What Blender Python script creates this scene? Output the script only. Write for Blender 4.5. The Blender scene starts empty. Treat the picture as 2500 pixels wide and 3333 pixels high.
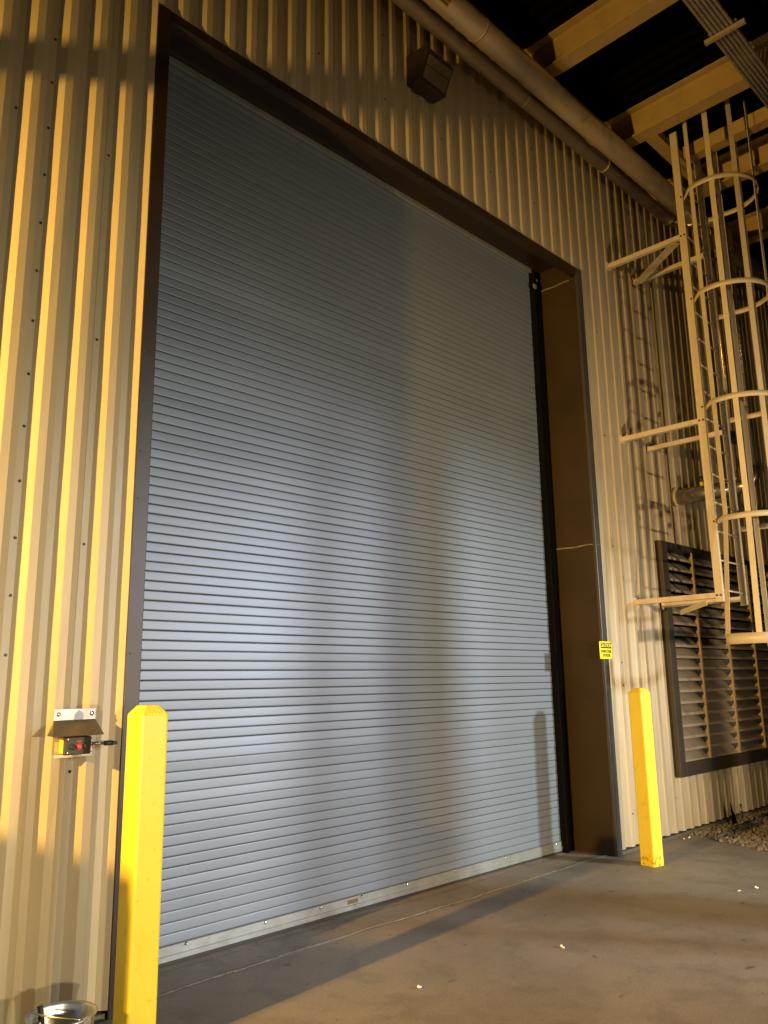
import bpy, bmesh, math, random
from mathutils import Vector, Matrix
random.seed(7)
sc = bpy.context.scene
col = sc.collection
R = math.radians

# ------------------------------------------------------------------ camera
D = 4.18014
cam_d = bpy.data.cameras.new('camera')
cam = bpy.data.objects.new('camera', cam_d); col.objects.link(cam); sc.camera = cam
fwd = Vector((0.69144, 0.69235, 0.20630)).normalized()
rgt = Vector((0.70972, -0.70432, -0.01497))
rgt = (rgt - fwd * rgt.dot(fwd)).normalized()
upv = rgt.cross(fwd)
mw = Matrix((rgt, upv, -fwd)).transposed().to_4x4()
mw.translation = Vector((0, -D, 1.65))
cam.matrix_world = mw
cam_d.sensor_fit = 'VERTICAL'; cam_d.sensor_height = 36.0
cam_d.lens = 36.0 * 2611.07 / 3333.0
cam_d.clip_start = 0.05; cam_d.clip_end = 500

# ------------------------------------------------------------------ world: night sky
w = bpy.data.worlds.new('World'); sc.world = w; w.use_nodes = True
nt = w.node_tree; nt.nodes.clear()
sky = nt.nodes.new('ShaderNodeTexSky'); sky.sky_type = 'NISHITA'; sky.sun_disc = False
sky.sun_elevation = R(-3.0); sky.sun_rotation = R(200)
bg = nt.nodes.new('ShaderNodeBackground'); bg.inputs['Strength'].default_value = 0.015
out = nt.nodes.new('ShaderNodeOutputWorld')
nt.links.new(sky.outputs[0], bg.inputs[0]); nt.links.new(bg.outputs[0], out.inputs[0])

# ------------------------------------------------------------------ lamps out of frame: inferred sources plus added fills
def spot(name, loc, aim, power, color, angle, blend=1.0, radius=0.1):
    l = bpy.data.lights.new(name, 'SPOT'); l.energy = power; l.color = color
    l.spot_size = R(angle); l.spot_blend = blend; l.shadow_soft_size = radius
    o = bpy.data.objects.new(name, l); col.objects.link(o); o.location = loc
    o.rotation_euler = (Vector(aim) - Vector(loc)).to_track_quat('-Z', 'Y').to_euler()
    return o
def point(name, loc, power, color, radius=0.1):
    l = bpy.data.lights.new(name, 'POINT'); l.energy = power; l.color = color; l.shadow_soft_size = radius
    o = bpy.data.objects.new(name, l); col.objects.link(o); o.location = loc
    return o
spot('wall_lamp_light', (-3.2, -1.0, 2.98), (4.0, -0.5, 1.5), 3900, (1.0, 0.59, 0.14), 104, 1.0, 0.055)
spot('vehicle_or_fill_light', (6.0, -7.9, 1.57), (7.6, 0.0, 0.9), 1500, (1.0, 0.79, 0.50), 94, 1.0, 0.08)
spot('vehicle_or_fill_light', (3.4, -7.9, 1.57), (4.4, 0.0, 0.5), 1250, (1.0, 0.82, 0.56), 96, 1.0, 0.08)
spot('vehicle_or_fill_light', (-0.6, -7.6, 1.50), (1.0, 0.0, 0.8), 1100, (1.0, 0.87, 0.62), 46, 1.0, 0.08)  # unseen fill, added to brighten the left wall and near bollard
spot('flood_or_fill_light', (10.9, -11.2, 4.2), (5.7, 0.5, 0.6), 6700, (0.86, 0.98, 1.0), 32, 1.0, 0.32)
spot('flood_or_fill_light', (9.4, -11.2, 4.2), (4.0, 0.5, 0.8), 2100, (0.76, 0.70, 1.0), 32, 1.0, 0.40)  # unseen violet fill, added to tint the dark bands on the door
spot('flood_or_fill_light', (6.6, -8.2, 4.6), (2.5, 0.5, 2.2), 560, (0.80, 1.0, 0.95), 38, 1.0, 0.30)

sc.view_settings.view_transform = 'Standard'
sc.view_settings.look = 'None'
sc.view_settings.exposure = 0.0
sc.view_settings.gamma = 1.0
sc.render.engine = 'CYCLES'
sc.cycles.max_bounces = 6

# ------------------------------------------------------------------ materials
def mat(name, color, rough=0.5, metal=0.0, var=0.12, scale=3.0, bump=0.0, bscale=40.0,
        dirt=None, dscale=1.2, dlow=0.55, dhigh=0.75, rvar=0.08, stretch=None, emit=None, spec=0.5):
    m = bpy.data.materials.new(name); m.use_nodes = True
    n = m.node_tree; b = n.nodes['Principled BSDF']
    b.inputs['Roughness'].default_value = rough
    b.inputs['Metallic'].default_value = metal
    b.inputs['Specular IOR Level'].default_value = spec
    tc = n.nodes.new('ShaderNodeTexCoord')
    mp = n.nodes.new('ShaderNodeMapping')
    if stretch: mp.inputs['Scale'].default_value = stretch
    n.links.new(tc.outputs['Object'], mp.inputs['Vector'])
    ns = n.nodes.new('ShaderNodeTexNoise'); ns.inputs['Scale'].default_value = scale
    ns.inputs['Detail'].default_value = 5; ns.inputs['Roughness'].default_value = 0.62
    n.links.new(mp.outputs[0], ns.inputs['Vector'])
    cr = n.nodes.new('ShaderNodeValToRGB')
    cr.color_ramp.elements[0].position = 0.3; cr.color_ramp.elements[1].position = 0.7
    cr.color_ramp.elements[0].color = [c * (1 - var) for c in color] + [1]
    cr.color_ramp.elements[1].color = [min(1, c * (1 + var)) for c in color] + [1]
    n.links.new(ns.outputs['Fac'], cr.inputs['Fac'])
    src = cr.outputs['Color']
    if dirt:
        n2 = n.nodes.new('ShaderNodeTexNoise'); n2.inputs['Scale'].default_value = dscale
        n2.inputs['Detail'].default_value = 8; n2.inputs['Roughness'].default_value = 0.7
        n.links.new(mp.outputs[0], n2.inputs['Vector'])
        c2 = n.nodes.new('ShaderNodeValToRGB')
        c2.color_ramp.elements[0].position = dlow; c2.color_ramp.elements[1].position = dhigh
        n.links.new(n2.outputs['Fac'], c2.inputs['Fac'])
        mx = n.nodes.new('ShaderNodeMix'); mx.data_type = 'RGBA'
        n.links.new(c2.outputs['Color'], mx.inputs[0])
        n.links.new(src, mx.inputs[6]); mx.inputs[7].default_value = list(dirt) + [1]
        src = mx.outputs[2]
    n.links.new(src, b.inputs['Base Color'])
    if rvar:
        mr = n.nodes.new('ShaderNodeMapRange')
        mr.inputs['To Min'].default_value = max(0.02, rough - rvar); mr.inputs['To Max'].default_value = min(1, rough + rvar)
        n.links.new(ns.outputs['Fac'], mr.inputs['Value']); n.links.new(mr.outputs[0], b.inputs['Roughness'])
    if bump:
        n3 = n.nodes.new('ShaderNodeTexNoise'); n3.inputs['Scale'].default_value = bscale; n3.inputs['Detail'].default_value = 4
        n.links.new(mp.outputs[0], n3.inputs['Vector'])
        bp = n.nodes.new('ShaderNodeBump'); bp.inputs['Strength'].default_value = bump; bp.inputs['Distance'].default_value = 0.01
        n.links.new(n3.outputs['Fac'], bp.inputs['Height']); n.links.new(bp.outputs[0], b.inputs['Normal'])
    return m
M = {}
M['wall'] = mat('beige_painted_steel', (.43, .350, .205), .38, 0, .05, 1.3, .12, 5, dirt=(.34, .27, .15), dscale=.9, dlow=.5, dhigh=.9, stretch=(1, 1, .22))
M['wall_dirty'] = mat('weathered_beige_steel', (.43, .345, .22), .4, 0, .06, 1.5, .12, 5, dirt=(.24, .19, .125), dscale=3.0, dlow=.46, dhigh=.8, stretch=(3.0, 1, .25))
M['door'] = mat('blue_grey_painted_slats', (.172, .200, .240), .46, .25, .04, 1.0, .05, 1.6, rvar=.05, stretch=(1, 1, .3))
M['alu'] = mat('aluminium', (.40, .42, .41), .36, .65, .12, 6, .15, 30, dirt=(.30, .30, .27), dscale=7)
M['brown'] = mat('dark_brown_trim_paint', (.024, .014, .007), .40, 0, .2, 2, .25, 3)
M['jamb'] = mat('brown_jamb_paint', (.030, .0172, .0056), .55, 0, .22, 1.4, .2, 2.5, spec=.25, dirt=(.030, .022, .012), dscale=1.1, dlow=.5, dhigh=.8)
M['grey_trim'] = mat('dark_grey_trim_paint', (.044, .038, .034), .38, 0, .12, 2, .06, 6)
M['black'] = mat('black_steel', (.003, .0027, .0025), .8, 0, .2, 4, spec=.06)
M['sealant'] = mat('pale_sealant', (.17, .135, .085), .8, 0, .35, 14)
M['sealant_grey'] = mat('worn_joint_filler', (.33, .29, .21), .85, 0, .4, 25, .5, 60)
M['yellow'] = mat('yellow_gloss_paint', (.76, .59, .045), .36, 0, .04, 3, .06, 30, dirt=(.48, .33, .035), dscale=14, dlow=.58, dhigh=.74)
M['yellow_scuffed'] = mat('scuffed_yellow_paint', (.80, .60, .02), .45, 0, .12, 9, .3, 60, dirt=(.16, .10, .03), dscale=45, dlow=.50, dhigh=.60)
M['yellow_pitted'] = mat('pitted_yellow_paint', (.76, .59, .045), .42, 0, .10, 30, .6, 90, dirt=(.34, .24, .03), dscale=60, dlow=.56, dhigh=.66)
M['ladder'] = mat('cream_painted_steel', (.56, .47, .33), .45, 0, .07, 5, .1, 50, dirt=(.40, .30, .17), dscale=9, dlow=.6, dhigh=.8)
M['beam'] = mat('yellow_buff_beam_paint', (.45, .315, .13), .55, 0, .10, 2.5, .2, 30, dirt=(.30, .2, .08), dscale=6, dlow=.55, dhigh=.8)
M['duct'] = mat('grey_buff_pipe_jacket', (.52, .44, .33), .36, .45, .10, 3, .1, 20, dirt=(.2, .16, .12), dscale=4, dlow=.55, dhigh=.8)
M['conduit'] = mat('galvanised_conduit', (.34, .31, .29), .5, .3, .12, 8)
M['steel'] = mat('bare_steel_pipe', (.36, .34, .31), .26, .9, .12, 6, .08, 30)
M['brassy'] = mat('dull_copper_pipe', (.42, .30, .17), .28, .9, .15, 6, .1, 30, dirt=(.2, .14, .08), dscale=7)
M['galv'] = mat('galvanised_sheet', (.42, .42, .38), .36, .75, .2, 14, .05, 20)
M['hood'] = mat('shaded_hood_sheet', (.20, .18, .155), .34, .85, .15, 9, .05, 20)  # darker than the galvanised flange: the slope's shade is put into the colour
M['bucket'] = mat('galvanised_bucket', (.45, .48, .50), .34, .8, .2, 18, .1, 30)
M['rubber'] = mat('black_rubber', (.02, .018, .016), .6, 0, .2, 6)
M['panel'] = mat('black_plastic', (.03, .027, .025), .45, 0, .15, 8)
M['red'] = mat('red_plastic', (.42, .035, .03), .35)
M['box_yellow'] = mat('yellow_enclosure', (.85, .55, .02), .4)
M['bronze'] = mat('bronze_housing', (.028, .019, .011), .42, 0, .15, 5)
M['lens'] = mat('dusty_unlit_lens', (.13, .10, .062), .38, 0, .15, 6)
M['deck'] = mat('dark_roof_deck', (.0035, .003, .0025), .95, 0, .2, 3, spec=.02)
M['dark'] = mat('dark_void', (.010, .009, .008), .9, spec=.1)
M['louver'] = mat('dusty_brown_louver', (.40, .32, .23), .5, 0, .12, 5, .1, 30, dirt=(.12, .09, .06), dscale=5, dlow=.48, dhigh=.75)
M['louver_frame'] = mat('charcoal_louver_frame', (.042, .031, .022), .55, 0, .15, 3)
M['mullion'] = mat('tan_mullion', (.34, .25, .15), .5, 0, .12, 6)
M['sign'] = mat('yellow_sign', (.86, .72, .03), .4, 0, .04, 6)
M['print'] = mat('black_print', (.012, .012, .010), .5)
M['label_yellow'] = mat('faded_label', (.50, .38, .06), .5)
M['label_print'] = mat('faded_print', (.11, .075, .02), .6)
M['scrap'] = mat('white_scrap', (.85, .82, .76), .6, 0, .1, 30)
M['screw'] = mat('dark_screw', (.045, .037, .025), .4, .4)
M['bolt'] = mat('bright_bolt', (.80, .80, .78), .18, 1.0)
M['concrete_base'] = mat('dark_concrete_base', (.10, .085, .065), .85, 0, .25, 9, .4, 60)

def concrete():
    m = bpy.data.materials.new('stained_concrete'); m.use_nodes = True
    n = m.node_tree; b = n.nodes['Principled BSDF']; b.inputs['Roughness'].default_value = .72
    tc = n.nodes.new('ShaderNodeTexCoord')
    def noise(scale, det, rough, dist=0):
        x = n.nodes.new('ShaderNodeTexNoise'); x.inputs['Scale'].default_value = scale
        x.inputs['Detail'].default_value = det; x.inputs['Roughness'].default_value = rough; x.inputs['Distortion'].default_value = dist
        n.links.new(tc.outputs['Object'], x.inputs['Vector']); return x
    a = noise(.9, 6, .6, .4); f = noise(70, 3, .7); g = noise(3.2, 8, .7, .3)
    cr = n.nodes.new('ShaderNodeValToRGB'); e = cr.color_ramp.elements
    e[0].position = .30; e[0].color = (.165, .137, .106, 1); e[1].position = .72; e[1].color = (.245, .203, .156, 1)
    n.links.new(a.outputs['Fac'], cr.inputs['Fac'])
    c2 = n.nodes.new('ShaderNodeValToRGB'); e = c2.color_ramp.elements
    e[0].position = .36; e[0].color = (.55, .55, .56, 1); e[1].position = .52; e[1].color = (1, 1, 1, 1)
    n.links.new(g.outputs['Fac'], c2.inputs['Fac'])
    c3 = n.nodes.new('ShaderNodeValToRGB'); e = c3.color_ramp.elements
    e[0].position = .3; e[0].color = (.80, .80, .80, 1); e[1].position = .7; e[1].color = (1.12, 1.12, 1.12, 1)
    n.links.new(f.outputs['Fac'], c3.inputs['Fac'])
    def mul(x, y, fac=1):
        q = n.nodes.new('ShaderNodeMix'); q.data_type = 'RGBA'; q.blend_type = 'MULTIPLY'; q.inputs[0].default_value = fac
        n.links.new(x, q.inputs[6]); n.links.new(y, q.inputs[7]); return q.outputs[2]
    c = mul(mul(cr.outputs[0], c2.outputs[0], .5), c3.outputs[0])
    sp_ = noise(9, 3, .5, .2); c4 = n.nodes.new('ShaderNodeValToRGB'); e = c4.color_ramp.elements
    e[0].position = .27; e[0].color = (.35, .33, .32, 1); e[1].position = .33; e[1].color = (1, 1, 1, 1)
    n.links.new(sp_.outputs['Fac'], c4.inputs['Fac']); c = mul(c, c4.outputs[0], .8)
    vo = noise(38, 2, .5); c5 = n.nodes.new('ShaderNodeValToRGB'); e = c5.color_ramp.elements
    e[0].position = .74; e[0].color = (1, 1, 1, 1); e[1].position = .80; e[1].color = (1.5, 1.45, 1.4, 1)
    n.links.new(vo.outputs['Fac'], c5.inputs['Fac']); c = mul(c, c5.outputs[0])
    n.links.new(c, b.inputs['Base Color'])
    bp = n.nodes.new('ShaderNodeBump'); bp.inputs['Strength'].default_value = .35; bp.inputs['Distance'].default_value = .004
    n.links.new(f.outputs['Fac'], bp.inputs['Height']); n.links.new(bp.outputs[0], b.inputs['Normal'])
    mr = n.nodes.new('ShaderNodeMapRange'); mr.inputs['To Min'].default_value = .55; mr.inputs['To Max'].default_value = .85
    n.links.new(g.outputs['Fac'], mr.inputs['Value']); n.links.new(mr.outputs[0], b.inputs['Roughness'])
    return m
M['concrete'] = concrete()
M['concrete_apron'] = mat('grey_threshold_concrete', (.17, .145, .118), .75, 0, .2, 2.2, .3, 70, dirt=(.085, .075, .062), dscale=3.5, dlow=.5, dhigh=.75)
M['stone'] = mat('gravel_stone', (.16, .13, .09), .8, 0, .45, 9, .3, 60)
M['soil'] = mat('dark_gravel_bed', (.09, .07, .045), .9, 0, .35, 30, .5, 60)

# ------------------------------------------------------------------ geometry helpers
class MB:
    def __init__(s): s.v = []; s.f = []; s.sm = []
    def poly(s, pts, smooth=False):
        i = len(s.v); s.v += [tuple(p) for p in pts]; s.f.append(tuple(range(i, i + len(pts)))); s.sm.append(smooth)
    def box(s, x0, x1, y0, y1, z0, z1, mtx=None):
        P = [(x0, y0, z0), (x1, y0, z0), (x1, y1, z0), (x0, y1, z0), (x0, y0, z1), (x1, y0, z1), (x1, y1, z1), (x0, y1, z1)]
        if mtx: P = [tuple(mtx @ Vector(p)) for p in P]
        i = len(s.v); s.v += P
        for f in ((0, 3, 2, 1), (4, 5, 6, 7), (0, 1, 5, 4), (1, 2, 6, 5), (2, 3, 7, 6), (3, 0, 4, 7)):
            s.f.append(tuple(i + k for k in f)); s.sm.append(False)
        return s
    def bar(s, a, b, wid, thk, side=None):
        """flat bar from a to b; wid along `side`, thk across"""
        a = Vector(a); b = Vector(b); d = (b - a).normalized()
        side = Vector(side) if side else (Vector((0, 0, 1)) if abs(d.z) < .9 else Vector((1, 0, 0)))
        side = (side - d * side.dot(d)).normalized(); nn = d.cross(side)
        q = []
        for p in (a, b):
            for u, v in ((-1, -1), (1, -1), (1, 1), (-1, 1)):
                q.append(tuple(p + side * (u * wid / 2) + nn * (v * thk / 2)))
        i = len(s.v); s.v += q
        for f in ((0, 1, 2, 3), (7, 6, 5, 4), (0, 4, 5, 1), (1, 5, 6, 2), (2, 6, 7, 3), (3, 7, 4, 0)):
            s.f.append(tuple(i + k for k in f)); s.sm.append(False)
        return s
    def tube(s, pts, r, n=16, cap=True):
        pts = [Vector(p) for p in pts]; rr = r if isinstance(r, (list, tuple)) else [r] * len(pts)
        i0 = len(s.v); up = None
        for k, p in enumerate(pts):
            d = (pts[min(k + 1, len(pts) - 1)] - pts[max(k - 1, 0)]).normalized()
            if up is None: up = Vector((0, 0, 1)) if abs(d.z) < .9 else Vector((1, 0, 0))
            up = (up - d * up.dot(d)).normalized(); sd = d.cross(up)
            for j in range(n):
                a = 2 * math.pi * j / n
                s.v.append(tuple(p + (up * math.cos(a) + sd * math.sin(a)) * rr[k]))
        for k in range(len(pts) - 1):
            for j in range(n):
                a = i0 + k * n + j; b = i0 + k * n + (j + 1) % n
                s.f.append((a, b, b + n, a + n)); s.sm.append(True)
        if cap:
            s.f.append(tuple(i0 + j for j in range(n - 1, -1, -1))); s.sm.append(False)
            e = i0 + (len(pts) - 1) * n
            s.f.append(tuple(e + j for j in range(n))); s.sm.append(False)
        return s
    def prism(s, prof, axis_vec, o=(0, 0, 0)):
        """extrude closed 3-D profile by a vector"""
        a = [Vector(p) + Vector(o) for p in prof]; b = [p + Vector(axis_vec) for p in a]; n = len(a)
        i = len(s.v); s.v += [tuple(p) for p in a + b]
        s.f.append(tuple(i + k for k in range(n - 1, -1, -1))); s.sm.append(False)
        s.f.append(tuple(i + n + k for k in range(n))); s.sm.append(False)
        for k in range(n):
            s.f.append((i + k, i + (k + 1) % n, i + n + (k + 1) % n, i + n + k)); s.sm.append(False)
        return s
    def build(s, name, m, parent=None, bevel=0, fix=True):
        me = bpy.data.meshes.new(name); me.from_pydata(s.v, [], s.f)
        me.polygons.foreach_set('use_smooth', s.sm)
        if fix:
            bm = bmesh.new(); bm.from_mesh(me); bmesh.ops.recalc_face_normals(bm, faces=bm.faces); bm.to_mesh(me); bm.free()
        me.materials.append(m); me.update()
        o = bpy.data.objects.new(name, me); col.objects.link(o)
        if parent: o.parent = parent; o.matrix_parent_inverse = Matrix.Translation(-parent.location) if parent.type == 'EMPTY' and parent.location.length else Matrix()
        if bevel:
            b = o.modifiers.new('bevel', 'BEVEL'); b.width = bevel; b.segments = 2; b.limit_method = 'ANGLE'
        return o
def tag(o, label, cat, group=None, kind=None):
    if label: o['label'] = label
    if cat: o['category'] = cat
    if group: o['group'] = group
    if kind: o['kind'] = kind
    return o
def thing(name, loc, label, cat, group=None):
    o = bpy.data.objects.new(name, None); col.objects.link(o); o.location = loc; o.empty_display_size = .2
    return tag(o, label, cat, group)
def arc(c, r, a0, a1, u, v, n=10):
    c = Vector(c); u = Vector(u); v = Vector(v)
    return [c + u * (r * math.cos(a0 + (a1 - a0) * i / n)) + v * (r * math.sin(a0 + (a1 - a0) * i / n)) for i in range(n + 1)]

# ------------------------------------------------------------------ ground
g = MB(); g.box(-80, 8.35, -80, .10, -.3, 0); g.box(8.35, 80, -80, -1.0, -.3, 0)
# slab corner beside the gravel, with an uneven edge
edge = [(8.35, .10), (8.70, .10), (8.70, -.10), (8.62, -.28), (8.55, -.42), (8.50, -.58), (8.46, -.72), (8.40, -.84), (8.36, -.94), (8.35, -1.0)]
g.prism([(x, y, -.3) for x, y in edge], (0, 0, .3))
gr = g.build('ground', M['concrete']); tag(gr, None, None, kind='structure')
g = MB(); g.box(2.0, 7.35, .112, 1.5, -.3, -.001)
tag(g.build('pavement', M['concrete_apron']), None, None, kind='structure')
g = MB(); g.box(8.3, 40, -1.02, .3, -.4, -.035)
tag(g.build('terrain', M['soil']), None, None, kind='structure')
# joint sealant, wobbly
def wobble(y0, x0, x1, wd, name, m, z=.004):
    q = MB(); n = 150; t = []; b = []
    for i in range(n + 1):
        x = x0 + (x1 - x0) * i / n
        yy = y0 + .012 * math.sin(x * 2.1) + .006 * math.sin(x * 9.3 + 1) + random.uniform(-.004, .004)
        ww = wd * (.6 + .5 * abs(math.sin(x * 3.7 + .5)) + random.uniform(-.2, .3))
        t.append((x, yy + ww / 2, z)); b.append((x, yy - ww / 2, z))
    for i in range(n): q.poly([b[i], b[i + 1], t[i + 1], t[i]])
    o = q.build(name, m, fix=False); tag(o, None, None, kind='structure')
wobble(.106, 2.1, 7.20, .021, 'joint', M['sealant_grey'])
wobble(.395, 2.1, 7.20, .006, 'joint', M['concrete_base'], .003)

# gravel
g = MB()
ico = [(0, 0, 1), (.89, 0, .45), (.28, .85, .45), (-.72, .53, .45), (-.72, -.53, .45), (.28, -.85, .45), (.72, .53, -.45), (-.28, .85, -.45), (-.89, 0, -.45), (-.28, -.85, -.45), (.72, -.53, -.45), (0, 0, -1)]
icf = [(0, 1, 2), (0, 2, 3), (0, 3, 4), (0, 4, 5), (0, 5, 1), (1, 6, 2), (2, 7, 3), (3, 8, 4), (4, 9, 5), (5, 10, 1), (2, 6, 7), (3, 7, 8), (4, 8, 9), (5, 9, 10), (1, 10, 6), (11, 7, 6), (11, 8, 7), (11, 9, 8), (11, 10, 9), (11, 6, 10)]
def edge_x(y):
    pts = [(.1, 8.70), (-.10, 8.70), (-.28, 8.62), (-.42, 8.55), (-.58, 8.50), (-.72, 8.46), (-.84, 8.40), (-.94, 8.36)]
    for (ya, xa), (yb, xb) in zip(pts, pts[1:]):
        if yb <= y <= ya: return xa + (xb - xa) * (ya - y) / (ya - yb)
    return 8.36
cnt = 0
while cnt < 6500:
    y = random.uniform(-1.01, .02); x = 8.3 + 5.0 * random.random() ** 1.7
    if x < edge_x(y) - .03 * random.random(): continue
    s = random.choice((.008, .011, .015, .019, .024)) * random.uniform(.8, 1.2)
    rot = Matrix.Rotation(random.uniform(0, 6.28), 3, Vector((random.random(), random.random(), random.random() + .1)).normalized())
    zc = -.03 + random.uniform(0, .022) + (.015 if x < edge_x(y) + .2 else 0)
    i = len(g.v)
    sq = (random.uniform(.7, 1.2), random.uniform(.7, 1.2), random.uniform(.55, .9))
    for p in ico:
        q = rot @ Vector([p[k] * s * sq[k] * random.uniform(.82, 1.15) for k in range(3)])
        g.v.append((x + q.x, y + q.y, zc + q.z))
    for f in icf: g.f.append(tuple(i + k for k in f)); g.sm.append(False)
    cnt += 1
o = g.build('gravel', M['stone'], fix=False); tag(o, 'loose pale gravel heaped along the base of the ribbed wall', 'gravel', kind='stuff')

# ------------------------------------------------------------------ ribbed wall
PITCH = .1852
def rib_profile(x0, x1):
    """points (x,y) of the trapezoid sheet between x0 and x1"""
    base = 2.096; pts = []
    k = math.floor((x0 - base) / PITCH) - 1
    while base + k * PITCH < x1 + PITCH:
        s = base + k * PITCH
        pts += [(s, .041), (s + .050, .003), (s + .095, .003), (s + .145, .041)] + ([(s + .1465, .0385), (s + .151, .0385), (s + .152, .041)] if (k + 2) % 5 == 0 else [])
        k += 1
    def at(x):
        for a, b in zip(pts, pts[1:]):
            if a[0] <= x <= b[0]: return a[1] + (b[1] - a[1]) * (x - a[0]) / max(1e-9, b[0] - a[0])
    res = [(x0, at(x0))] + [p for p in pts if x0 < p[0] < x1] + [(x1, at(x1))]
    return res
def surf_y(x):
    return rib_profile(x, x + .0001)[0][1]
def wall_sheet(mb, x0, x1, z0, z1):
    pr = rib_profile(x0, x1); i0 = len(mb.v)
    nz = max(1, int((z1 - z0) / .35))
    for x, y in pr:
        for k in range(nz + 1):
            zz = z0 + (z1 - z0) * k / nz
            mb.v.append((x, y + .0011 * math.sin(zz * 3.1 + x * 7.7) + .0008 * math.sin(zz * 7.9 + x * 23), zz))
    for i in range(len(pr) - 1):
        for k in range(nz):
            a = i0 + i * (nz + 1) + k
            mb.f.append((a, a + nz + 1, a + nz + 2, a + 1)); mb.sm.append(False)
wall = thing('ribbed_wall', (0, 0, 0), 'tall beige ribbed metal wall of the building around the roller door', 'wall')
m = MB()
wall_sheet(m, -8, 2.150, .045, 8.0); wall_sheet(m, 2.150, 7.30, 6.047, 8.0)
sheet = m.build('wall_panel', M['wall'], wall, fix=False)
m = MB()
wall_sheet(m, 7.30, 8.60, .045, 8.0); wall_sheet(m, 8.60, 12.2, .045, .62); wall_sheet(m, 8.60, 12.2, 3.14, 8.0); wall_sheet(m, 12.2, 22, .045, 8.0)
m.build('wall_panel', M['wall_dirty'], wall, fix=False)
m = MB(); m.box(-8, 2.10, .05, .30, 0, 8.0); m.box(2.2, 7.25, .05, .30, 6.21, 8.0); m.box(7.36, 8.60, .05, .30, 0, 8); m.box(8.60, 12.2, .05, .30, 0, .60); m.box(8.6, 12.2, .2, .3, .6, 3.16); m.box(8.6, 12.2, .05, .30, 3.16, 8); m.box(12.2, 22, .05, .30, 0, 8)
m.build('wall_core', M['dark'], wall)
m = MB(); m.box(-8, 2.14, .010, .049, -.30, .030); m.box(7.31, 22, .010, .049, -.30, .030)
m.build('wall_base', M['concrete_base'], wall)
def screw_mesh():
    q = MB(); q.tube([(0, 0, 0), (0, -.0015, 0)], .0085, 12); q.tube([(0, -.0015, 0), (0, -.007, 0)], .0052, 6); return q
sc0 = None
xs_a = [(1.527, z) for z in [.30 + .30 * k for k in range(19)] if not 1.15 < z < 1.60]
xs_b = [(1.893, z) for z in (1.214, 2.404, 3.60, 4.80, 6.0)] + [(1.342, 4.83)]
xs_c = [(7.555 + .0, z) for z in (1.80, 1.57, .35, 3.0, 4.2, 5.4)] + [(8.49, .39)] + [(2.096 - .02 + PITCH * k, z) for k in (8, 12, 16, 20, 24) for z in (6.55, 7.2)]
for x, z in xs_a + xs_b + xs_c:
    if sc0 is None: sc0 = screw_mesh().build('screw', M['screw'], wall); o = sc0
    else:
        o = sc0.copy(); col.objects.link(o)
    o.location = (x, surf_y(x) - .0005, z + random.uniform(-.006, .006)); o.rotation_euler = (0, random.uniform(0, 3), 0)

# ------------------------------------------------------------------ door opening surround
fr = thing('door_surround', (4.7, 0, 0), 'dark brown metal surround lining the recessed roller door opening', 'door surround')
xL, xR, W_, zT, dj = 2.149, 7.300, .094, 6.047, .475
m = MB(); m.box(xL, xL + W_, -.004, .03, 0, zT); m.build('casing', M['brown'], fr, .004)
m = MB(); m.box(xR - W_, xR, -.004, .03, 0, zT); m.build('casing', M['grey_trim'], fr, .004)
m = MB(); m.box(xL + W_ + .001, xR - W_ - .001, .0008, .08, 5.968, 6.0465)
m.build('casing', M['brown'], fr, .003)
m = MB(); m.box(xR - W_, xR - .02, .031, dj, 0, 2.975); m.box(xR - W_ + .002, xR - .02, .031, dj, 2.975, 5.965); m.box(xR - W_, xR - .03, .081, dj - .002, 5.966, 6.164); m.build('jamb', M['jamb'], fr, .003)
m = MB(); m.box(xL + .02, xL + W_, .031, dj, 0, 5.96); m.box(xL + .02, xL + W_, .081, dj - .002, 5.961, 6.164); m.build('jamb', M['jamb'], fr, .003)
m = MB(); m.box(xL + .02, xR - .02, .081, dj + .2, 6.165, 6.205); m.box(xL + W_, xR - W_, .060, .0795, 6.047, 6.20); m.build('soffit', M['brown'], fr)
q = MB(); n = 24
for (z0, z1, y0, y1) in ((2.981, 2.981, .03, .470), (5.934, 5.938, .10, .47)):
    for i in range(n):
        a = i / n; b = (i + 1) / n
        ya = y0 + (y1 - y0) * a; yb = y0 + (y1 - y0) * b; za = z0 + .004 * math.sin(a * 9); zb = z0 + .004 * math.sin(b * 9)
        h = .007
        q.poly([(xR - W_ - .003, ya, za - h), (xR - W_ - .003, yb, zb - h), (xR - W_ - .003, yb, zb + h), (xR - W_ - .003, ya, za + h)])
q.poly([(xR - W_, -.0065, 2.978), (xR, -.0065, 2.978), (xR, -.0065, 2.984), (xR - W_, -.0065, 2.984)])
q.build('sealant_seam', M['sealant'], fr, fix=False)
for x, z in [(2.177, 3.608), (2.177, 3.298), (2.177, 2.981), (2.177, 2.70), (2.177, 1.822), (2.177, 1.0), (2.177, .31), (7.255, 4.4), (7.25, 1.76), (7.245, 1.62)]:
    o = sc0.copy(); col.objects.link(o); o.parent = fr; o.matrix_parent_inverse = Matrix.Translation(-fr.location)
    o.location = (x, -.0045, z)

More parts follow.
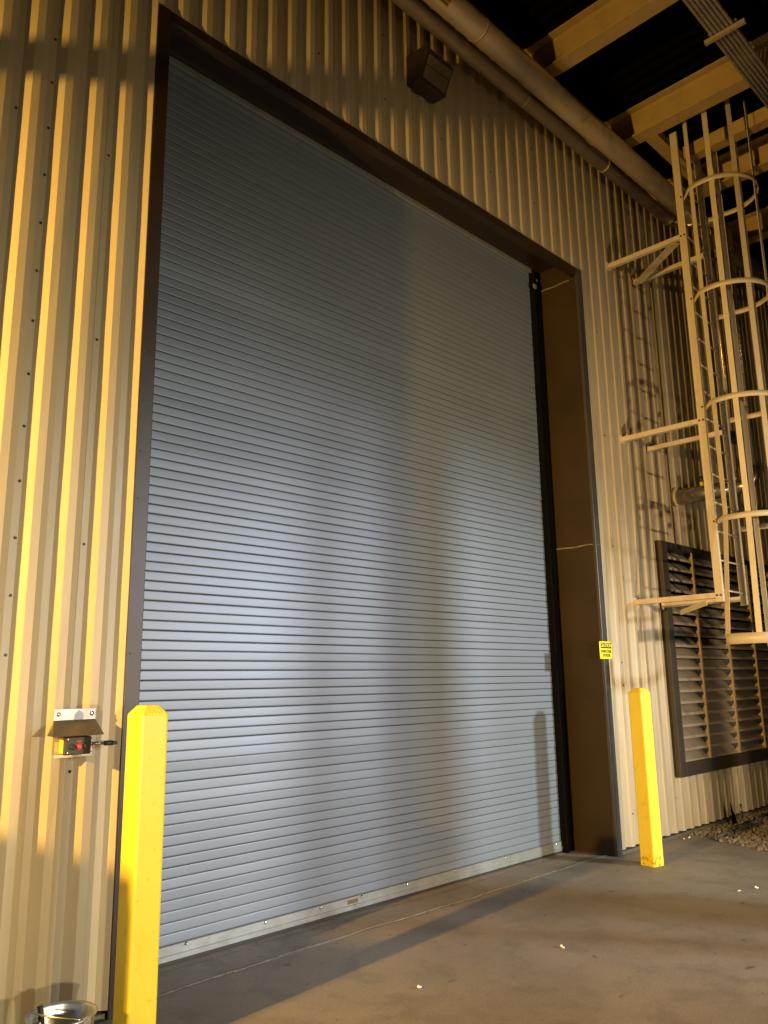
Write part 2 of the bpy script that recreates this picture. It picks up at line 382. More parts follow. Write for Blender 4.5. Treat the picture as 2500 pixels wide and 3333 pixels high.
# ------------------------------------------------------------------ rolling door
door = thing('roller_door', (4.7, .52, 0), 'large closed blue grey roller door of narrow horizontal slats', 'roller door')
m = MB(); p = .0628; z = .105; k = 0
x0, x1 = 2.20, 7.12
dy = random.Random(3)
NX = 14
while z < 6.17:
    off = dy.uniform(-.0012, .0012); gp = dy.choice((.0020, .0028, .0030)) if z > 1.25 else dy.choice((.0006, .0010, .0020)); tilt = dy.gauss(0, .0007)
    nseg = 8; i0 = len(m.v)
    bow = .0005
    prof = []
    for j in range(nseg + 1):
        t = j / nseg; zz = z + gp + (p - .0012 - gp) * t
        prof.append((.512 + off + tilt * (2 * t - 1) - bow * (1 - (2 * t - 1) ** 2), zz))
    prof = [(.522, z + gp)] + prof + [(.522, z + p - .0010)]
    sag = [dy.uniform(-.0006, .0006) for _ in range(NX + 1)]
    for a in range(NX + 1):
        xx = x0 + (x1 - x0) * a / NX
        for (yy, zz) in prof: m.v.append((xx, yy + sag[a], zz))
    L = len(prof)
    for a in range(NX):
        for j in range(L - 1):
            i = i0 + a * L + j
            m.f.append((i, i + L, i + L + 1, i + 1)); m.sm.append(0 < j < L - 2)
    z += p; k += 1
cur = m.build('curtain', M['door'], door, fix=False)
m = MB(); m.box(x0, x1, .524, .53, .03, 6.25); m.build('groove_backing', M['black'], door)
m = MB()
m.prism([(x0, .520, .018), (x0, .500, .018), (x0, .500, .036), (x0, .494, .038), (x0, .494, .048), (x0, .502, .052), (x0, .502, .100), (x0, .508, .104), (x0, .520, .104)], (x1 - x0, 0, 0))
m.build('bottom_bar', M['alu'], door)
m = MB(); m.box(x0, x1, .498, .518, .001, .0175); m.build('rubber_seal', M['rubber'], door)
b0 = None
for i, x in enumerate((2.90, 3.50, 3.98, 4.38, 4.86, 5.45, 6.14, 6.95)):
    if b0 is None:
        q = MB(); q.tube([(0, 0, 0), (0, -.004, 0), (0, -.008, 0), (0, -.010, 0)], [.011, .010, .006, .001], 12); o = b0 = q.build('bolt', M['bolt'], door)
        b0.matrix_parent_inverse = Matrix.Translation(-door.location)
    else: o = b0.copy(); col.objects.link(o)
    o.location = (x, .502, .092)
m = MB(); m.box(4.24, 4.34, .4995, .5015, .060, .088); m.build('label_plate', M['label_print'], door)
m = MB(); m.box(7.046, 7.060, .440, .536, 0, 6.14); m.box(7.060, 7.205, .478, .530, 0, 6.16); m.box(7.10, 7.112, .462, .478, 0, 6.10); m.build('guide', M['black'], door, .002)
m = MB(); m.box(2.235, 2.26, .440, .530, 0, 6.14); m.build('guide', M['black'], door, .002)
m = MB(); m.box(xL + W_, 7.045, .470, .500, 6.118, 6.160); m.box(xL + W_, 7.045, .462, .470, 6.112, 6.122); m.build('head_baffle', M['alu'], door, .002)
m = MB(); m.box(7.010, 7.060, .425, .440, 5.905, 5.955); m.box(7.105, 7.125, .450, .463, 6.02, 6.05); m.build('guide_stop', M['alu'], door, .002)

# ------------------------------------------------------------------ bollards
def bollard_meshes(root, m_top, m_low):
    def loop(h, r, z, n=5):
        pts = []
        for cx, cy, a in ((1, 1, 0), (-1, 1, 90), (-1, -1, 180), (1, -1, 270)):
            for i in range(n + 1):
                t = R(a + 90 * i / n); pts.append((cx * (h - r) + r * math.cos(t), cy * (h - r) + r * math.sin(t), z))
        return pts
    def skin(loops, name, mt, cap):
        q = MB(); n = len(loops[0])
        for l in loops: q.v += l
        for k in range(len(loops) - 1):
            for j in range(n):
                q.f.append((k * n + j, k * n + (j + 1) % n, (k + 1) * n + (j + 1) % n, (k + 1) * n + j)); q.sm.append(False)
        if cap: q.f.append(tuple((len(loops) - 1) * n + j for j in range(n))); q.sm.append(False)
        return q.build(name, mt, root, fix=False)
    rr = .016
    sh = skin([loop(.075, rr, .095), loop(.075, rr, .6), loop(.075, rr, 1.503)], 'post', m_top, False)
    cp = skin([loop(.0755, rr, 1.503), loop(.073, rr, 1.512), loop(.048, rr, 1.545), loop(.043, rr, 1.551), loop(.02, .01, 1.553)], 'cap', M['yellow_pitted'], True)
    ft = skin([loop(.0755, rr, 0), loop(.0755, rr, .03), loop(.075, rr, .095)], 'foot', m_low, False)
    for c in (sh, cp, ft): c.matrix_parent_inverse = Matrix()
bl = thing('bollard', (2.052, -.45, 0), 'near yellow square steel bollard between the control box and the roller door', 'bollard', 'yellow bollards guarding the roller door')
bollard_meshes(bl, M['yellow'], M['yellow_scuffed'])
br = thing('bollard', (7.117, -.395, 0), 'far yellow square bollard standing in front of the ribs left of the louver', 'bollard', 'yellow bollards guarding the roller door')
br.rotation_euler = (0, 0, R(-7.7))
bollard_meshes(br, M['yellow'], M['yellow_scuffed'])

# ------------------------------------------------------------------ caution sign
sg = thing('caution_sign', (7.24, -.02, 1.83), 'small yellow caution sign on the brown door casing edge above the far bollard', 'sign')
m = MB(); m.box(7.118, 7.350, -.016, -.0125, 1.832, 2.003); m.build('sign_plate', M['sign'], sg, .002)
m = MB(); m.box(7.134, 7.336, -.0175, -.0165, 1.935, 1.990); m.build('header_band', M['print'], sg)
def text(body, x, y, z, size, m_, name, parent, bold=.0, sx=1.0):
    c = bpy.data.curves.new(name, 'FONT'); c.body = body; c.size = size; c.align_x = 'CENTER'; c.align_y = 'CENTER'
    c.offset = bold; c.extrude = .0003
    t = bpy.data.objects.new('tmp', c); col.objects.link(t)
    bpy.context.view_layer.update()
    me = bpy.data.meshes.new_from_object(t.evaluated_get(bpy.context.evaluated_depsgraph_get()))
    bpy.data.objects.remove(t); me.materials.clear(); me.materials.append(m_)
    o = bpy.data.objects.new(name, me); col.objects.link(o); o.parent = parent
    o.matrix_parent_inverse = Matrix.Translation(-parent.location)
    o.location = (x, y, z); o.rotation_euler = (R(90), 0, 0); o.scale = (sx, 1, 1)
    return o
text('CAUTION', 7.235, -.0182, 1.963, .050, M['sign'], 'lettering', sg, .0015, .92)
text('STAND CLEAR', 7.235, -.0172, 1.905, .036, M['print'], 'lettering', sg, .0016, .82)
text('OF DOOR', 7.235, -.0172, 1.865, .036, M['print'], 'lettering', sg, .0016, .85)
for x, z in ((7.125, 1.995), (7.125, 1.84), (7.343, 1.995), (7.343, 1.84)):
    m = MB(); m.tube([(x, -.016, z), (x, -.019, z)], .004, 8); m.build('rivet', M['screw'], sg)

# ------------------------------------------------------------------ control station under its hood
cs = thing('control_station', (1.87, 0, 1.3), 'small black three button door control box with red stop button on left wall', 'control box')
m = MB(); m.box(1.785, 1.985, -.006, -.002, 1.292, 1.372); m.box(1.785, 1.985, -.0120, -.006, 1.292, 1.297)
m.build('back_plate', M['duct'], cs, .001)
m = MB(); m.box(1.806, 1.938, -.075, -.006, 1.314, 1.396); m.build('enclosure', M['box_yellow'], cs, .006)
m = MB(); m.box(1.797, 1.936, -.096, -.0755, 1.310, 1.398); m.build('front_cover', M['panel'], cs, .005)
for i, (x, mt) in enumerate(((1.835, 'rubber'), (1.870, 'red'), (1.905, 'rubber'))):
    m = MB(); m.tube([(x, -.0955, 1.349), (x, -.106, 1.349)], .0155 if mt == 'rubber' else .016, 18)
    m.tube([(x, -.106, 1.349), (x, -.113, 1.349), (x, -.1145, 1.349)], [.0125, .0125, .009], 18)
    m.build('button', M[mt], cs)
m = MB(); m.box(1.858, 1.882, -.098, -.0963, 1.370, 1.380); m.build('button_label', M['red'], cs)
for x, z in ((1.811, 1.322), (1.934, 1.322), (1.811, 1.388), (1.934, 1.388)):
    m = MB(); m.tube([(x, -.1, z), (x, -.103, z)], .0035, 8); m.build('cover_screw', M['bolt'], cs)
m = MB(); m.tube([(1.945, -.05, 1.356), (1.962, -.05, 1.356)], .012, 6); m.tube([(1.962, -.05, 1.356), (2.03, -.05, 1.3545)], .0075, 12); m.build('conduit', M['steel'], cs)
m = MB(); m.tube([(2.03, -.05, 1.3545), (2.075, -.05, 1.353)], .0125, 12); m.tube([(2.075, -.05, 1.353), (2.096, -.045, 1.352), (2.105, .0, 1.352), (2.105, .05, 1.352)], .009, 10); m.build('fitting', M['panel'], cs)
hd = thing('hood', (1.87, 0, 1.4), 'bent galvanised sheet metal rain hood screwed above the push button box', 'rain hood')
m = MB(); m.box(1.772, 1.994, -.004, -.001, 1.478, 1.533); m.build('mounting_flange', M['galv'], hd)
m = MB()
A_, B_, C_, D_ = (1.772, -.004, 1.4785), (1.994, -.004, 1.4785), (1.985, -.128, 1.405), (1.722, -.128, 1.405)
def plate(q, pts, t):
    v = [Vector(p_) for p_ in pts]; nn = (v[1] - v[0]).cross(v[2] - v[0]).normalized() * t
    q.prism(pts, nn)
plate(m, [A_, B_, C_, D_], .0015)
plate(m, [A_, D_, (1.745, -.004, 1.405)], .0015)
plate(m, [B_, C_, (1.990, -.004, 1.405)], .0015)
m.build('canopy', M['hood'], hd)
for x in (1.795, 1.972):
    m = MB(); m.tube([(x, -.004, 1.508), (x, -.0065, 1.508), (x, -.0066, 1.508), (x, -.011, 1.508), (x, -.012, 1.508)], [.011, .011, .0065, .006, .003], 16); m.build('flange_screw', M['bolt'], hd)

# ------------------------------------------------------------------ bucket
bk = thing('bucket', (1.66, -.56, 0), 'galvanised metal bucket with wire handle on the ground by the wall corner', 'bucket')
m = MB(); n = 40
def lathe(q, prof, cx, cy, n=40):
    i0 = len(q.v)
    for r, z in prof:
        for j in range(n):
            a = 2 * math.pi * j / n; q.v.append((cx + r * math.cos(a), cy + r * math.sin(a), z))
    for k in range(len(prof) - 1):
        for j in range(n):
            q.f.append((i0 + k * n + j, i0 + k * n + (j + 1) % n, i0 + (k + 1) * n + (j + 1) % n, i0 + (k + 1) * n + j)); q.sm.append(True)
lathe(m, [(.0, .012), (.096, .012), (.104, .02), (.134, .290), (.140, .296), (.143, .300), (.140, .305), (.134, .303), (.131, .29), (.102, .03), (.0, .03)], 1.655, -.56)
m.build('pail', M['bucket'], bk, fix=True)
m = MB(); hp = [Vector((1.66 - .0 + .128 * math.cos(t) * .35, -.56 - .0 + .128 * math.cos(t) * .94, .285 + .0)) for t in ()]
pts = []
for i in range(21):
    t = math.pi * i / 20
    pts.append((1.66 - .045 * math.cos(t) - .095 * math.sin(t), -.56 + .122 * math.cos(t) + .02 * math.sin(t), .296 + .022 * math.sin(t)))
m.tube(pts, .0035, 8); m.build('handle', M['steel'], bk)
for a_, b_ in (((1.617, -.430, .31), (1.612, -.425, .26)), ((1.703, -.69, .31), (1.707, -.695, .26))):
    m = MB(); m.bar(a_, b_, .03, .004, (1, 0, 0)); m.build('handle_lug', M['steel'], bk)
m = MB(); m.bar((1.615, -.446, .312), (1.640, -.50, .06), .016, .004, (1, .3, 0)); m.bar((1.615, -.438, .25), (1.615, -.438, .315), .018, .004, (1, .2, 0)); m.build('strap', M['rubber'], bk)
m = MB(); m.box(1.90, 2.12, -.05, -.012, .0, .018); tag(m.build('angle_scrap', M['rubber']), 'short dark metal angle lying at the wall base beside the near bollard', 'metal scrap')

# ------------------------------------------------------------------ wall pack lamp
lp = thing('wall_lamp', (4.72, 0, 6.9), 'unlit bronze box floodlight high on the ribbed wall above the door', 'wall lamp')
m = MB()
xa, xb = 4.535, 4.885
prof = [(-.0, 6.795), (-.15, 6.775), (-.262, 7.005), (-.235, 7.075), (.0, 7.10)]
m.prism([(xa, y, z) for y, z in prof], (xb - xa, 0, 0)); m.build('housing', M['bronze'], lp, .012)
m = MB()
def lerp(a, b, t): return a + (b - a) * t
d0 = Vector((0, -.150, 6.775)); d1 = Vector((0, -.262, 7.005)); nrm = Vector((0, -(7.005 - 6.775), -(.262 - .150))).normalized()
def lensq(q, x0, x1, t0, t1, h):
    a = d0.lerp(d1, t0); b = d0.lerp(d1, t1)
    q.prism([Vector((x0, 0, 0)) + a, Vector((x1, 0, 0)) + a, Vector((x1, 0, 0)) + b, Vector((x0, 0, 0)) + b], nrm * h)
lensq(m, xa + .03, xb - .03, .12, .56, .012); m.build('lens', M['lens'], lp, .005)
m = MB(); lensq(m, xa + .03, xb - .03, .58, .90, .018); m.build('lens', M['lens'], lp, .005)
for t0_, t1_ in ((.02, .09), (.92, .98)):
    m = MB(); lensq(m, xa + .01, xb - .01, t0_, t1_, .014); m.build('bezel', M['bronze'], lp, .003)

# ------------------------------------------------------------------ louver
lv = thing('wall_louver', (10.4, 0, .6), 'large rectangular intake louver with dusty tilted blades low in the right wall', 'louver')
m = MB(); X0, X1, Z0, Z1 = 8.575, 12.2, .59, 3.172
m.box(X0, X0 + .14, -.035, .20, Z0, Z1); m.box(X1 - .14, X1, -.035, .20, Z0, Z1)
m.box(X0 + .141, X1 - .141, -.035, .20, Z1 - .062, Z1); m.box(X0 + .141, X1 - .141, -.040, .20, Z0, Z0 + .143)
m.build('frame', M['louver_frame'], lv, .005)
m = MB(); z = Z0 + .15; pit = .1255
while z < Z1 - .10:
    dz = .105
    m.prism([(X0 + .14, .135, z + dz), (X0 + .14, .012, z + .012), (X0 + .14, .004, z + .012), (X0 + .14, .004, z - .016), (X0 + .14, .008, z - .016), (X0 + .14, .010, z + .006), (X0 + .14, .138, z + dz - .004)], (X1 - X0 - .28, 0, 0))
    z += pit
m.build('blades', M['louver'], lv)
m = MB(); m.box(X0 + .14, X1 - .14, .150, .155, Z0 + .1, Z1 - .05); m.build('dark_backing', M['dark'], lv)  # dark sheet standing in for the shade behind the blades
for x in (9.40, 10.235, 11.06, 11.88):
    m = MB(); m.box(x, x + .035, -.012, .005, Z0 + .144, Z1 - .063)
    z = Z0 + .15
    while z < Z1 - .10:
        m.prism([(x + .004, .005, z - .016), (x + .004, .05, z + .030), (x + .004, .005, z + .075)], (.02, 0, 0))
        z += pit
    m.build('mullion', M['mullion'], lv)

# ------------------------------------------------------------------ caged ladder
ld = thing('caged_ladder', (8.24, -.93, 2.36), 'cream caged access ladder standing off the right wall on long brackets', 'ladder')
m = MB(); m.box(7.920, 7.928, -.945, -.865, 2.365, 7.60); m.box(7.928, 7.955, -.945, -.939, 2.365, 7.60); m.build('rail', M['ladder'], ld, .0015)
m = MB(); m.box(8.568, 8.576, -.930, -.850, 2.365, 7.60); m.box(8.535, 8.568, -.930, -.924, 2.365, 7.60); m.build('rail', M['ladder'], ld, .0015)
r0 = None; k = 0
z = 2.489
while z < 7.5:
    if r0 is None:
        q = MB(); q.tube([(7.929, -.905, 0), (8.567, -.890, 0)], .0095, 10); r0 = q.build('rung', M['ladder'], ld); o = r0
    else: o = r0.copy(); col.objects.link(o)
    o.location = (0, 0, z); z += .2988
CX, CY = 8.205, -1.215
def ring_pt(a, r, ell=1.0): return Vector((CX + r * math.cos(a), CY + r * ell * math.sin(a), 0))
def hoop(z0, h, start_pts, r, a0, a1, end_pts, name):
    pts = [Vector((x, y, 0)) for x, y in start_pts] + [ring_pt(a0 + (a1 - a0) * i / 40, r) for i in range(41)] + [Vector((x, y, 0)) for x, y in end_pts]
    q = MB(); t = .006; i0 = 0
    for k, p_ in enumerate(pts):
        d = (pts[min(k + 1, len(pts) - 1)] - pts[max(k - 1, 0)]).normalized(); nn = Vector((d.y, -d.x, 0))
        for s_, zz in ((-1, 0), (1, 0), (1, h), (-1, h)): q.v.append((p_.x + nn.x * t / 2 * s_, p_.y + nn.y * t / 2 * s_, z0 + zz - h / 2))
    for k in range(len(pts) - 1):
        for j in range(4):
            a = k * 4 + j; b = k * 4 + (j + 1) % 4; q.f.append((a, b, b + 4, a + 4)); q.sm.append(j in (1, 3))
    q.f.append((3, 2, 1, 0)); q.sm.append(False); e = (len(pts) - 1) * 4; q.f.append((e, e + 1, e + 2, e + 3)); q.sm.append(False)
    return q.build(name, M['ladder'], ld)
RH = .400
for z in (3.168, 4.373, 5.582, 6.788):
    hoop(z, .055, [(7.925, -.925), (7.965, -.945), (7.845, -1.045)], RH, R(158), R(380), [(8.60, -1.00), (8.575, -.92)], 'hoop')
RF = .520
hoop(1.990, .100, [], RF + .012, R(159), R(381), [], 'hoop')
for i, a in enumerate((160, 193, 229, 268, 306, 344, 378)):
    a = R(a); pi = ring_pt(a, RH - .008); po = ring_pt(a, RF)
    tang = (-math.sin(a), math.cos(a), 0)
    q = MB(); q.bar((pi.x, pi.y, 7.75), (pi.x, pi.y, 3.20), .052, .006, tang); q.bar((pi.x, pi.y, 3.21), (po.x, po.y, 2.055), .052, .006, tang)
    q.bar((po.x, po.y, 2.06), (po.x, po.y, 1.96), .052, .006, tang)
    q.build('cage_bar', M['ladder'], ld)
for (x, z) in ((7.922, 6.335), (7.922, 4.235), (7.922, 2.430), (8.545, 6.365), (8.545, 4.250), (8.56, 2.432)):
    q = MB(); ye = -.93 if x < 8.2 else -.86
    q.box(x - .005, x, ye, .0, z - .025, z + .027); q.box(x + .0005, x + .045, ye, .0, z - .025, z - .019)
    q.box(x - .03, x + .05, -.006, .002, z - .045, z + .045)
    q.build('bracket', M['ladder'], ld)
q = MB(); q.bar((7.95, -.80, 6.300), (8.53, -.05, 6.320), .10, .006, (.79, -.61, 0)); q.build('brace', M['ladder'], ld)
q = MB(); q.bar((7.955, -.76, 2.37), (8.45, -.25, 2.33), .055, .006, (0, 0, 1)); q.build('brace', M['ladder'], ld)

# ------------------------------------------------------------------ roof structure
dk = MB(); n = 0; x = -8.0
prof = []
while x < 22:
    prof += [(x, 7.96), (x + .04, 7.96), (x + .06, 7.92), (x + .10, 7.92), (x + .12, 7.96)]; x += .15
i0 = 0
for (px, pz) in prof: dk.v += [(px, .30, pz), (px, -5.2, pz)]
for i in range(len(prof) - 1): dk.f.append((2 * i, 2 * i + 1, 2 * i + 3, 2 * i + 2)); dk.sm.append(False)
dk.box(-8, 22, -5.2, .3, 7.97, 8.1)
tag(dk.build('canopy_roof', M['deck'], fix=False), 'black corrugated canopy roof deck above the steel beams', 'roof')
beams = [(1.409, 'first'), (2.975, 'a'), (4.541, 'b'), (6.107, 'c'), (7.673, 'd'), (9.239, 'e'), (10.805, 'f'), (12.371, 'g')]
bl_lab = {6.107: 'buff steel roof beam crossing above the middle of the fat pipe, nearest in view',
          7.673: 'buff steel roof beam directly above the top of the caged ladder',
          9.239: 'buff steel roof beam seen through the upper ladder cage bars',
          10.805: 'farthest buff steel roof beam, small beyond the ladder cage'}
b0 = None
for x, _ in beams:
    if x not in bl_lab: continue
    root = thing('roof_beam', (x, 0, 7.55), bl_lab[x], 'beam', 'steel roof beams under the canopy')
    if b0 is None:
        q = MB(); q.box(-.09, .09, -5.1, .0, 0, .016); q.box(-.008, .008, -5.1, .0, .0165, .3435); q.box(-.09, .09, -5.1, .0, .344, .360)
        o = q.build('i_section', M['beam'], None, .003); b0 = o; o.parent = root
        q = MB(); q.box(-.06, -.009, -.25, -.01, .05, .31); q.box(.009, .06, -.25, -.01, .05, .31); c0 = q.build('end_cleat', M['beam'], None); c0.parent = root
    else:
        for s_ in (b0, c0):
            o = s_.copy(); col.objects.link(o); o.parent = root
m = MB(); m.box(7.765, 9.147, -.80, -.74, 7.552, 7.66); m.box(7.765, 9.147, -.74, -.66, 7.552, 7.560)
tag(m.build('roof_angle', M['beam']), 'buff steel angle spanning between two roof beams behind the ladder', 'steel angle')
m = MB(); m.box(8.40, 8.47, -3.2, -.81, 7.56, 7.72); m.box(8.47, 8.54, -3.2, -.81, 7.56, 7.568)
tag(m.build('hatch_frame_channel', M['beam']), 'buff channel framing the roof hatch beside the top of the cage', 'steel channel')

# conduits
cg = 'electrical conduits side by side under the roof beams'
c0 = None
names = ['edge conduit of the bank nearest the building wall', 'conduit second from the wall in the overhead bank', 'conduit third from the wall in the overhead bank',
         'conduit third from the outer edge of the overhead bank', 'conduit second from the outer edge of the overhead bank', 'outermost conduit of the overhead bank, farthest from the wall']
for i in range(6):
    if c0 is None:
        q = MB(); q.tube([(-4, 0, 0), (16, 0, 0)], .0165, 12); o = c0 = q.build('conduit_pipe', M['conduit'])
    else: o = c0.copy(); col.objects.link(o)
    o.location = (0, -1.865 - .037 * i, 7.470); tag(o, 'grey ' + names[i], 'conduit', cg)
for x in (6.72, 9.75):
    root = thing('conduit_trapeze', (x, -1.96, 7.43), 'short strut clamped across the overhead conduit bank ' + ('between the two nearest roof beams' if x < 7 else 'farther off beyond the ladder'), 'conduit support', 'trapeze struts of the conduit bank')
    q = MB(); q.box(x - .022, x + .022, -2.16, -1.79, 7.415, 7.451); q.build('strut', M['louver'], root, .002)
    q = MB(); q.box(x - .015, x + .015, -2.09, -1.83, 7.489, 7.497); q.build('strap', M['conduit'], root, .001)

# pipes along the wall
bp = thing('large_pipe', (0, -.5, 7.32), 'fat grey jacketed pipe running above the door under the roof beams', 'pipe')
m = MB(); m.tube([(-6, -.5, 7.32), (20, -.5, 7.32)], .113, 40); m.build('pipe_body', M['duct'], bp)
for x in (4.95, 9.62, 1.6):
    m = MB(); m.tube([(x, -.5, 7.32), (x + .018, -.5, 7.32)], .1155, 40); m.build('jacket_band', M['duct'], bp)
# faded marker label on the fat pipe
ang = R(60)
def on_pipe(x, a, r): return (x, -.5 - r * math.sin(a), 7.32 - r * math.cos(a))
def wrap(q, x0, x1, a0, a1, r, n=6):
    for i in range(n):
        p0 = a0 + (a1 - a0) * i / n; p1 = a0 + (a1 - a0) * (i + 1) / n
        q.poly([on_pipe(x0, p0, r), on_pipe(x1, p0, r), on_pipe(x1, p1, r), on_pipe(x0, p1, r)], True)
lb = thing('pipe_label', (4.45, -.6, 7.3), 'small faded yellow label stuck on the fat overhead pipe', 'label')
q = MB(); wrap(q, 4.375, 4.495, R(14), R(52), .1145); q.build('label_backing', M['label_yellow'], lb, fix=False)
q = MB(); wrap(q, 4.390, 4.482, R(19), R(31), .1153); wrap(q, 4.390, 4.482, R(35), R(47), .1153); q.build('lettering', M['label_print'], lb, fix=False)
sp = thing('small_pipe', (0, -.2, 7.38), 'thinner grey pipe running between the fat pipe and the wall', 'pipe')
m = MB(); m.tube([(-6, -.236, 7.359), (9.15, -.236, 7.359)], .075, 32); m.build('pipe_body', M['duct'], sp)
m = MB(); m.tube([(9.13, -.236, 7.359), (9.17, -.236, 7.359)], .082, 28)
m.tube([(9.15, -.236, 7.359)] + arc((9.15, -.356, 7.350), .12, R(90), R(0), (1, 0, 0), (0, 1, 0), 8) + [(9.27, -.60, 7.15), (9.25, -.70, 7.02)], .066, 24); m.build('elbow', M['steel'], sp)
for x in (6.0, 7.55):
    m = MB(); m.tube([(x, -.236, 7.359), (x + .03, -.236, 7.359)], .078, 28); m.build('clamp', M['duct'], sp)

# pipes at the right
rp = thing('steam_stub_pipe', (9.2, 0, 3.77), 'thick dull steel pipe leaving the wall behind the ladder and turning up', 'pipe')
PX = 9.2; PZ = 3.765
m = MB()
m.tube([(PX, .04, PZ), (PX, -.72, PZ)], .093, 32); m.tube([(PX, -.72, PZ), (PX, -.76, PZ), (PX, -.80, PZ)], [.093, .075, .068], 32, False)
m.tube([(PX, -.80, PZ)] + arc((PX, -.80, PZ + .10), .10, R(-90), R(-180), (0, 1, 0), (0, 0, 1), 8) + [(PX, -.90, PZ + .2)], .062, 28); m.build('pipe_body', M['steel'], rp)
m = MB(); m.tube([(PX, -.90, PZ + .2), (PX, -.90, 6.9)] + arc((PX, -.70, 6.9), .20, R(180), R(90), (0, 1, 0), (0, 0, 1), 8) + [(PX, -.62, 7.12)], .056, 28); m.build('riser', M['steel'], rp)
m = MB(); m.tube([(PX, -.30, PZ + .09), (PX, -.30, PZ + .14)], .02, 12); m.build('valve_stem', M['box_yellow'], rp)
m = MB(); m.tube([(PX, -.30, PZ + .14), (PX, -.30, PZ + .19), (PX, -.30, PZ + .205)], [.034, .034, .02], 14); m.build('valve_cap', M['rubber'], rp)
m = MB(); m.tube([(PX, .03, PZ), (PX, -.012, PZ)], .125, 32); m.build('escutcheon', M['wall'], rp)
tp = thing('thin_riser_pipe', (PX, -.70, PZ), 'thin copper coloured pipe rising behind the ladder with a dark coupling', 'pipe')
m = MB(); m.tube([(PX, -.70, PZ + .07), (PX, -.70, 7.0), (9.22, -.70, 7.03)], .038, 20); m.build('pipe_body', M['brassy'], tp)
m = MB(); m.tube([(PX, -.70, 4.27), (PX, -.70, 4.43)], .046, 20); m.build('coupling', M['rubber'], tp)
m = MB(); m.tube([(PX, -.70, PZ + .11), (PX, -.70, PZ + .12)], .044, 20); m.build('collar', M['brassy'], tp)

# stake by the gravel
st = thing('stub_post', (9.78, -.1, 0), 'short galvanised stub post with dark flat fin at the foot of the wall', 'post')
m = MB(); m.tube([(9.75, -.15, -.06), (9.79, -.13, .07)], .020, 14); m.tube([(9.79, -.13, .07), (9.80, -.13, .20)], [.020, .012], 14); m.build('post', M['galv'], st)
m = MB(); m.prism([(9.60, -.10, -.03), (9.74, -.10, -.03), (9.70, -.10, .08), (9.625, -.10, .17), (9.60, -.10, .235)], (0, .006, 0)); m.build('fin', M['black'], st)

# litter
rs = random.Random(11)
def scrap(x, y, s, label):
    q = MB(); i0 = 0
    for p_ in ico: q.v.append((p_[0] * s * rs.uniform(.5, 1.2), p_[1] * s * rs.uniform(.4, 1.0), s * .8 + p_[2] * s * rs.uniform(.4, .8)))
    for f in icf: q.f.append(f); q.sm.append(False)
    q.tube([(s * .5, 0, s * .5), (s * 1.6, s * .5, s * .4)], s * .35, 7)
    o = q.build('crumpled_scrap', M['scrap']); o.location = (x, y, 0); o.rotation_euler = (0, 0, rs.uniform(0, 6)); tag(o, label, 'litter', 'white scraps littering the concrete')
scrap(3.52, -.866, .013, 'white crumpled scrap nearest the bottom edge of the photo')
scrap(4.63, -1.057, .013, 'white crumpled scrap in the middle of the slab, right of the nearest scrap')
scrap(6.704, -1.334, .011, 'left one of two tiny white scraps at the right photo edge')
scrap(6.878, -1.391, .013, 'right one of two tiny white scraps at the right photo edge')
scrap(8.40, -.09, .012, 'left one of two pale bits at the wall base by the gravel')
scrap(8.51, -.10, .012, 'right one of two pale bits at the wall base touching the gravel')

# ------------------------------------------------------------------ unseen blockers added off to the left to throw shadows across the ribs
cb = thing('shadow_blocker_box', (-.95, -.45, 0), 'unseen tall grey box added by the wall to block the left lamp', 'light blocker')  # unseen box, added to cut the left lamp off low on the wall
m = MB(); m.box(-1.2, -.70, -.765, .0, .0, 1.925); m.build('blocker_body', M['duct'], cb, .01)
m = MB(); m.box(-1.16, -.74, -.778, -.766, .06, 1.88); m.build('blocker_front', M['duct'], cb, .004)
m = MB(); m.box(-.80, -.78, -.80, -.779, .9, 1.05); m.build('handle', M['black'], cb, .003)
pb = thing('shadow_blocker_bar', (-.7, -.45, 4.17), 'unseen steel bar added at the wall to cast the upper shadow band', 'strut')  # unseen bar, added to throw the upper shadow band
m = MB(); m.box(-.75, -.64, -.90, .0, 4.135, 4.225); m.build('arm', M['conduit'], pb, .003)
m = MB(); m.box(-.78, -.61, -.012, .0, 4.08, 4.28); m.build('wall_plate', M['conduit'], pb, .003)

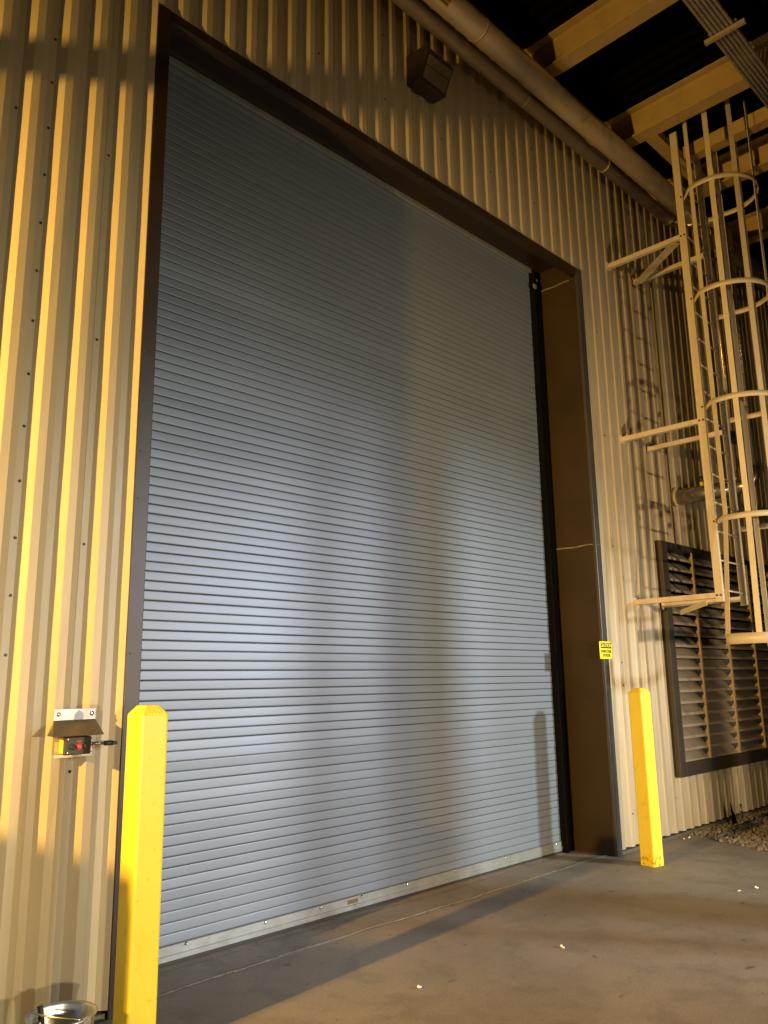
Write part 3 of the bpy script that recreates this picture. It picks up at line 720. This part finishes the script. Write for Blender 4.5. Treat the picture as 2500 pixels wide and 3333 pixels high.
cc = thing('shadow_blocker_post', (7.86, -5.1, 0), 'unseen square post added to cast a broad dark band on the door', 'column')  # unseen post, added to shade a broad band of the door
m = MB(); m.box(7.66, 8.06, -5.30, -4.90, .02, 7.55); m.build('blocker_shaft', M['beam'], cc, .01)
m = MB(); m.box(7.56, 8.16, -5.40, -4.80, 0, .02); m.build('base_plate', M['beam'], cc, .003)
dp = thing('shadow_blocker_tube', (7.30, -5.1, 0), 'unseen round tube added to cast a narrow dark band on the door', 'pipe')  # unseen tube, added to shade a narrow band of the door
m = MB(); m.tube([(7.30, -5.1, 0), (7.30, -5.1, 7.55)], .11, 24); m.build('pipe_body', M['duct'], dp)
m = MB(); m.tube([(7.30, -5.1, 1.2), (7.30, -5.1, 1.26)], .117, 24); m.build('blocker_strap', M['duct'], dp)
# grit blown over the slab
g = MB(); rg = random.Random(5); cnt = 0
while cnt < 420:
    if rg.random() < .45: x = rg.uniform(2.3, 8.6); y = .45 - abs(rg.gauss(0, .25)) if 2.4 < x < 7.1 else -.02 - abs(rg.gauss(0, .18))
    else: x = rg.uniform(2.0, 10.0); y = rg.uniform(-2.6, .2)
    if y > -.02 and not 2.3 < x < 7.15: continue
    if x > 8.3 and y > -1.0: continue
    sz = rg.choice((.0022, .003, .004, .006)); i0 = len(g.v)
    for p_ in ico: g.v.append((x + p_[0] * sz * rg.uniform(.6, 1.2), y + p_[1] * sz * rg.uniform(.6, 1.2), sz * .4 + p_[2] * sz * .5))
    for f in icf: g.f.append(tuple(i0 + q_ for q_ in f)); g.sm.append(False)
    cnt += 1
tag(g.build('grit', M['stone'], fix=False), 'fine grit and tiny stones scattered over the concrete slab', 'grit', kind='stuff')
# bolts on the ladder brackets
q = MB(); q.tube([(0, 0, 0), (-.006, 0, 0)], .011, 6); q.tube([(-.006, 0, 0), (-.010, 0, 0)], .006, 8)
b0 = q.build('bolt', M['screw'], ld); b0.matrix_parent_inverse = Matrix.Translation(-ld.location); first = True
for y, z in [(-.885, 6.335), (-.925, 6.335), (-.885, 4.235), (-.925, 4.235), (-.885, 2.43), (-.925, 2.43)]:
    o = b0 if first else b0.copy()
    if not first: col.objects.link(o)
    first = False; o.location = (7.9165, y, z)
for z in (3.168, 4.373, 5.582, 6.788):
    o = b0.copy(); col.objects.link(o); o.location = (7.9195, -.928, z)
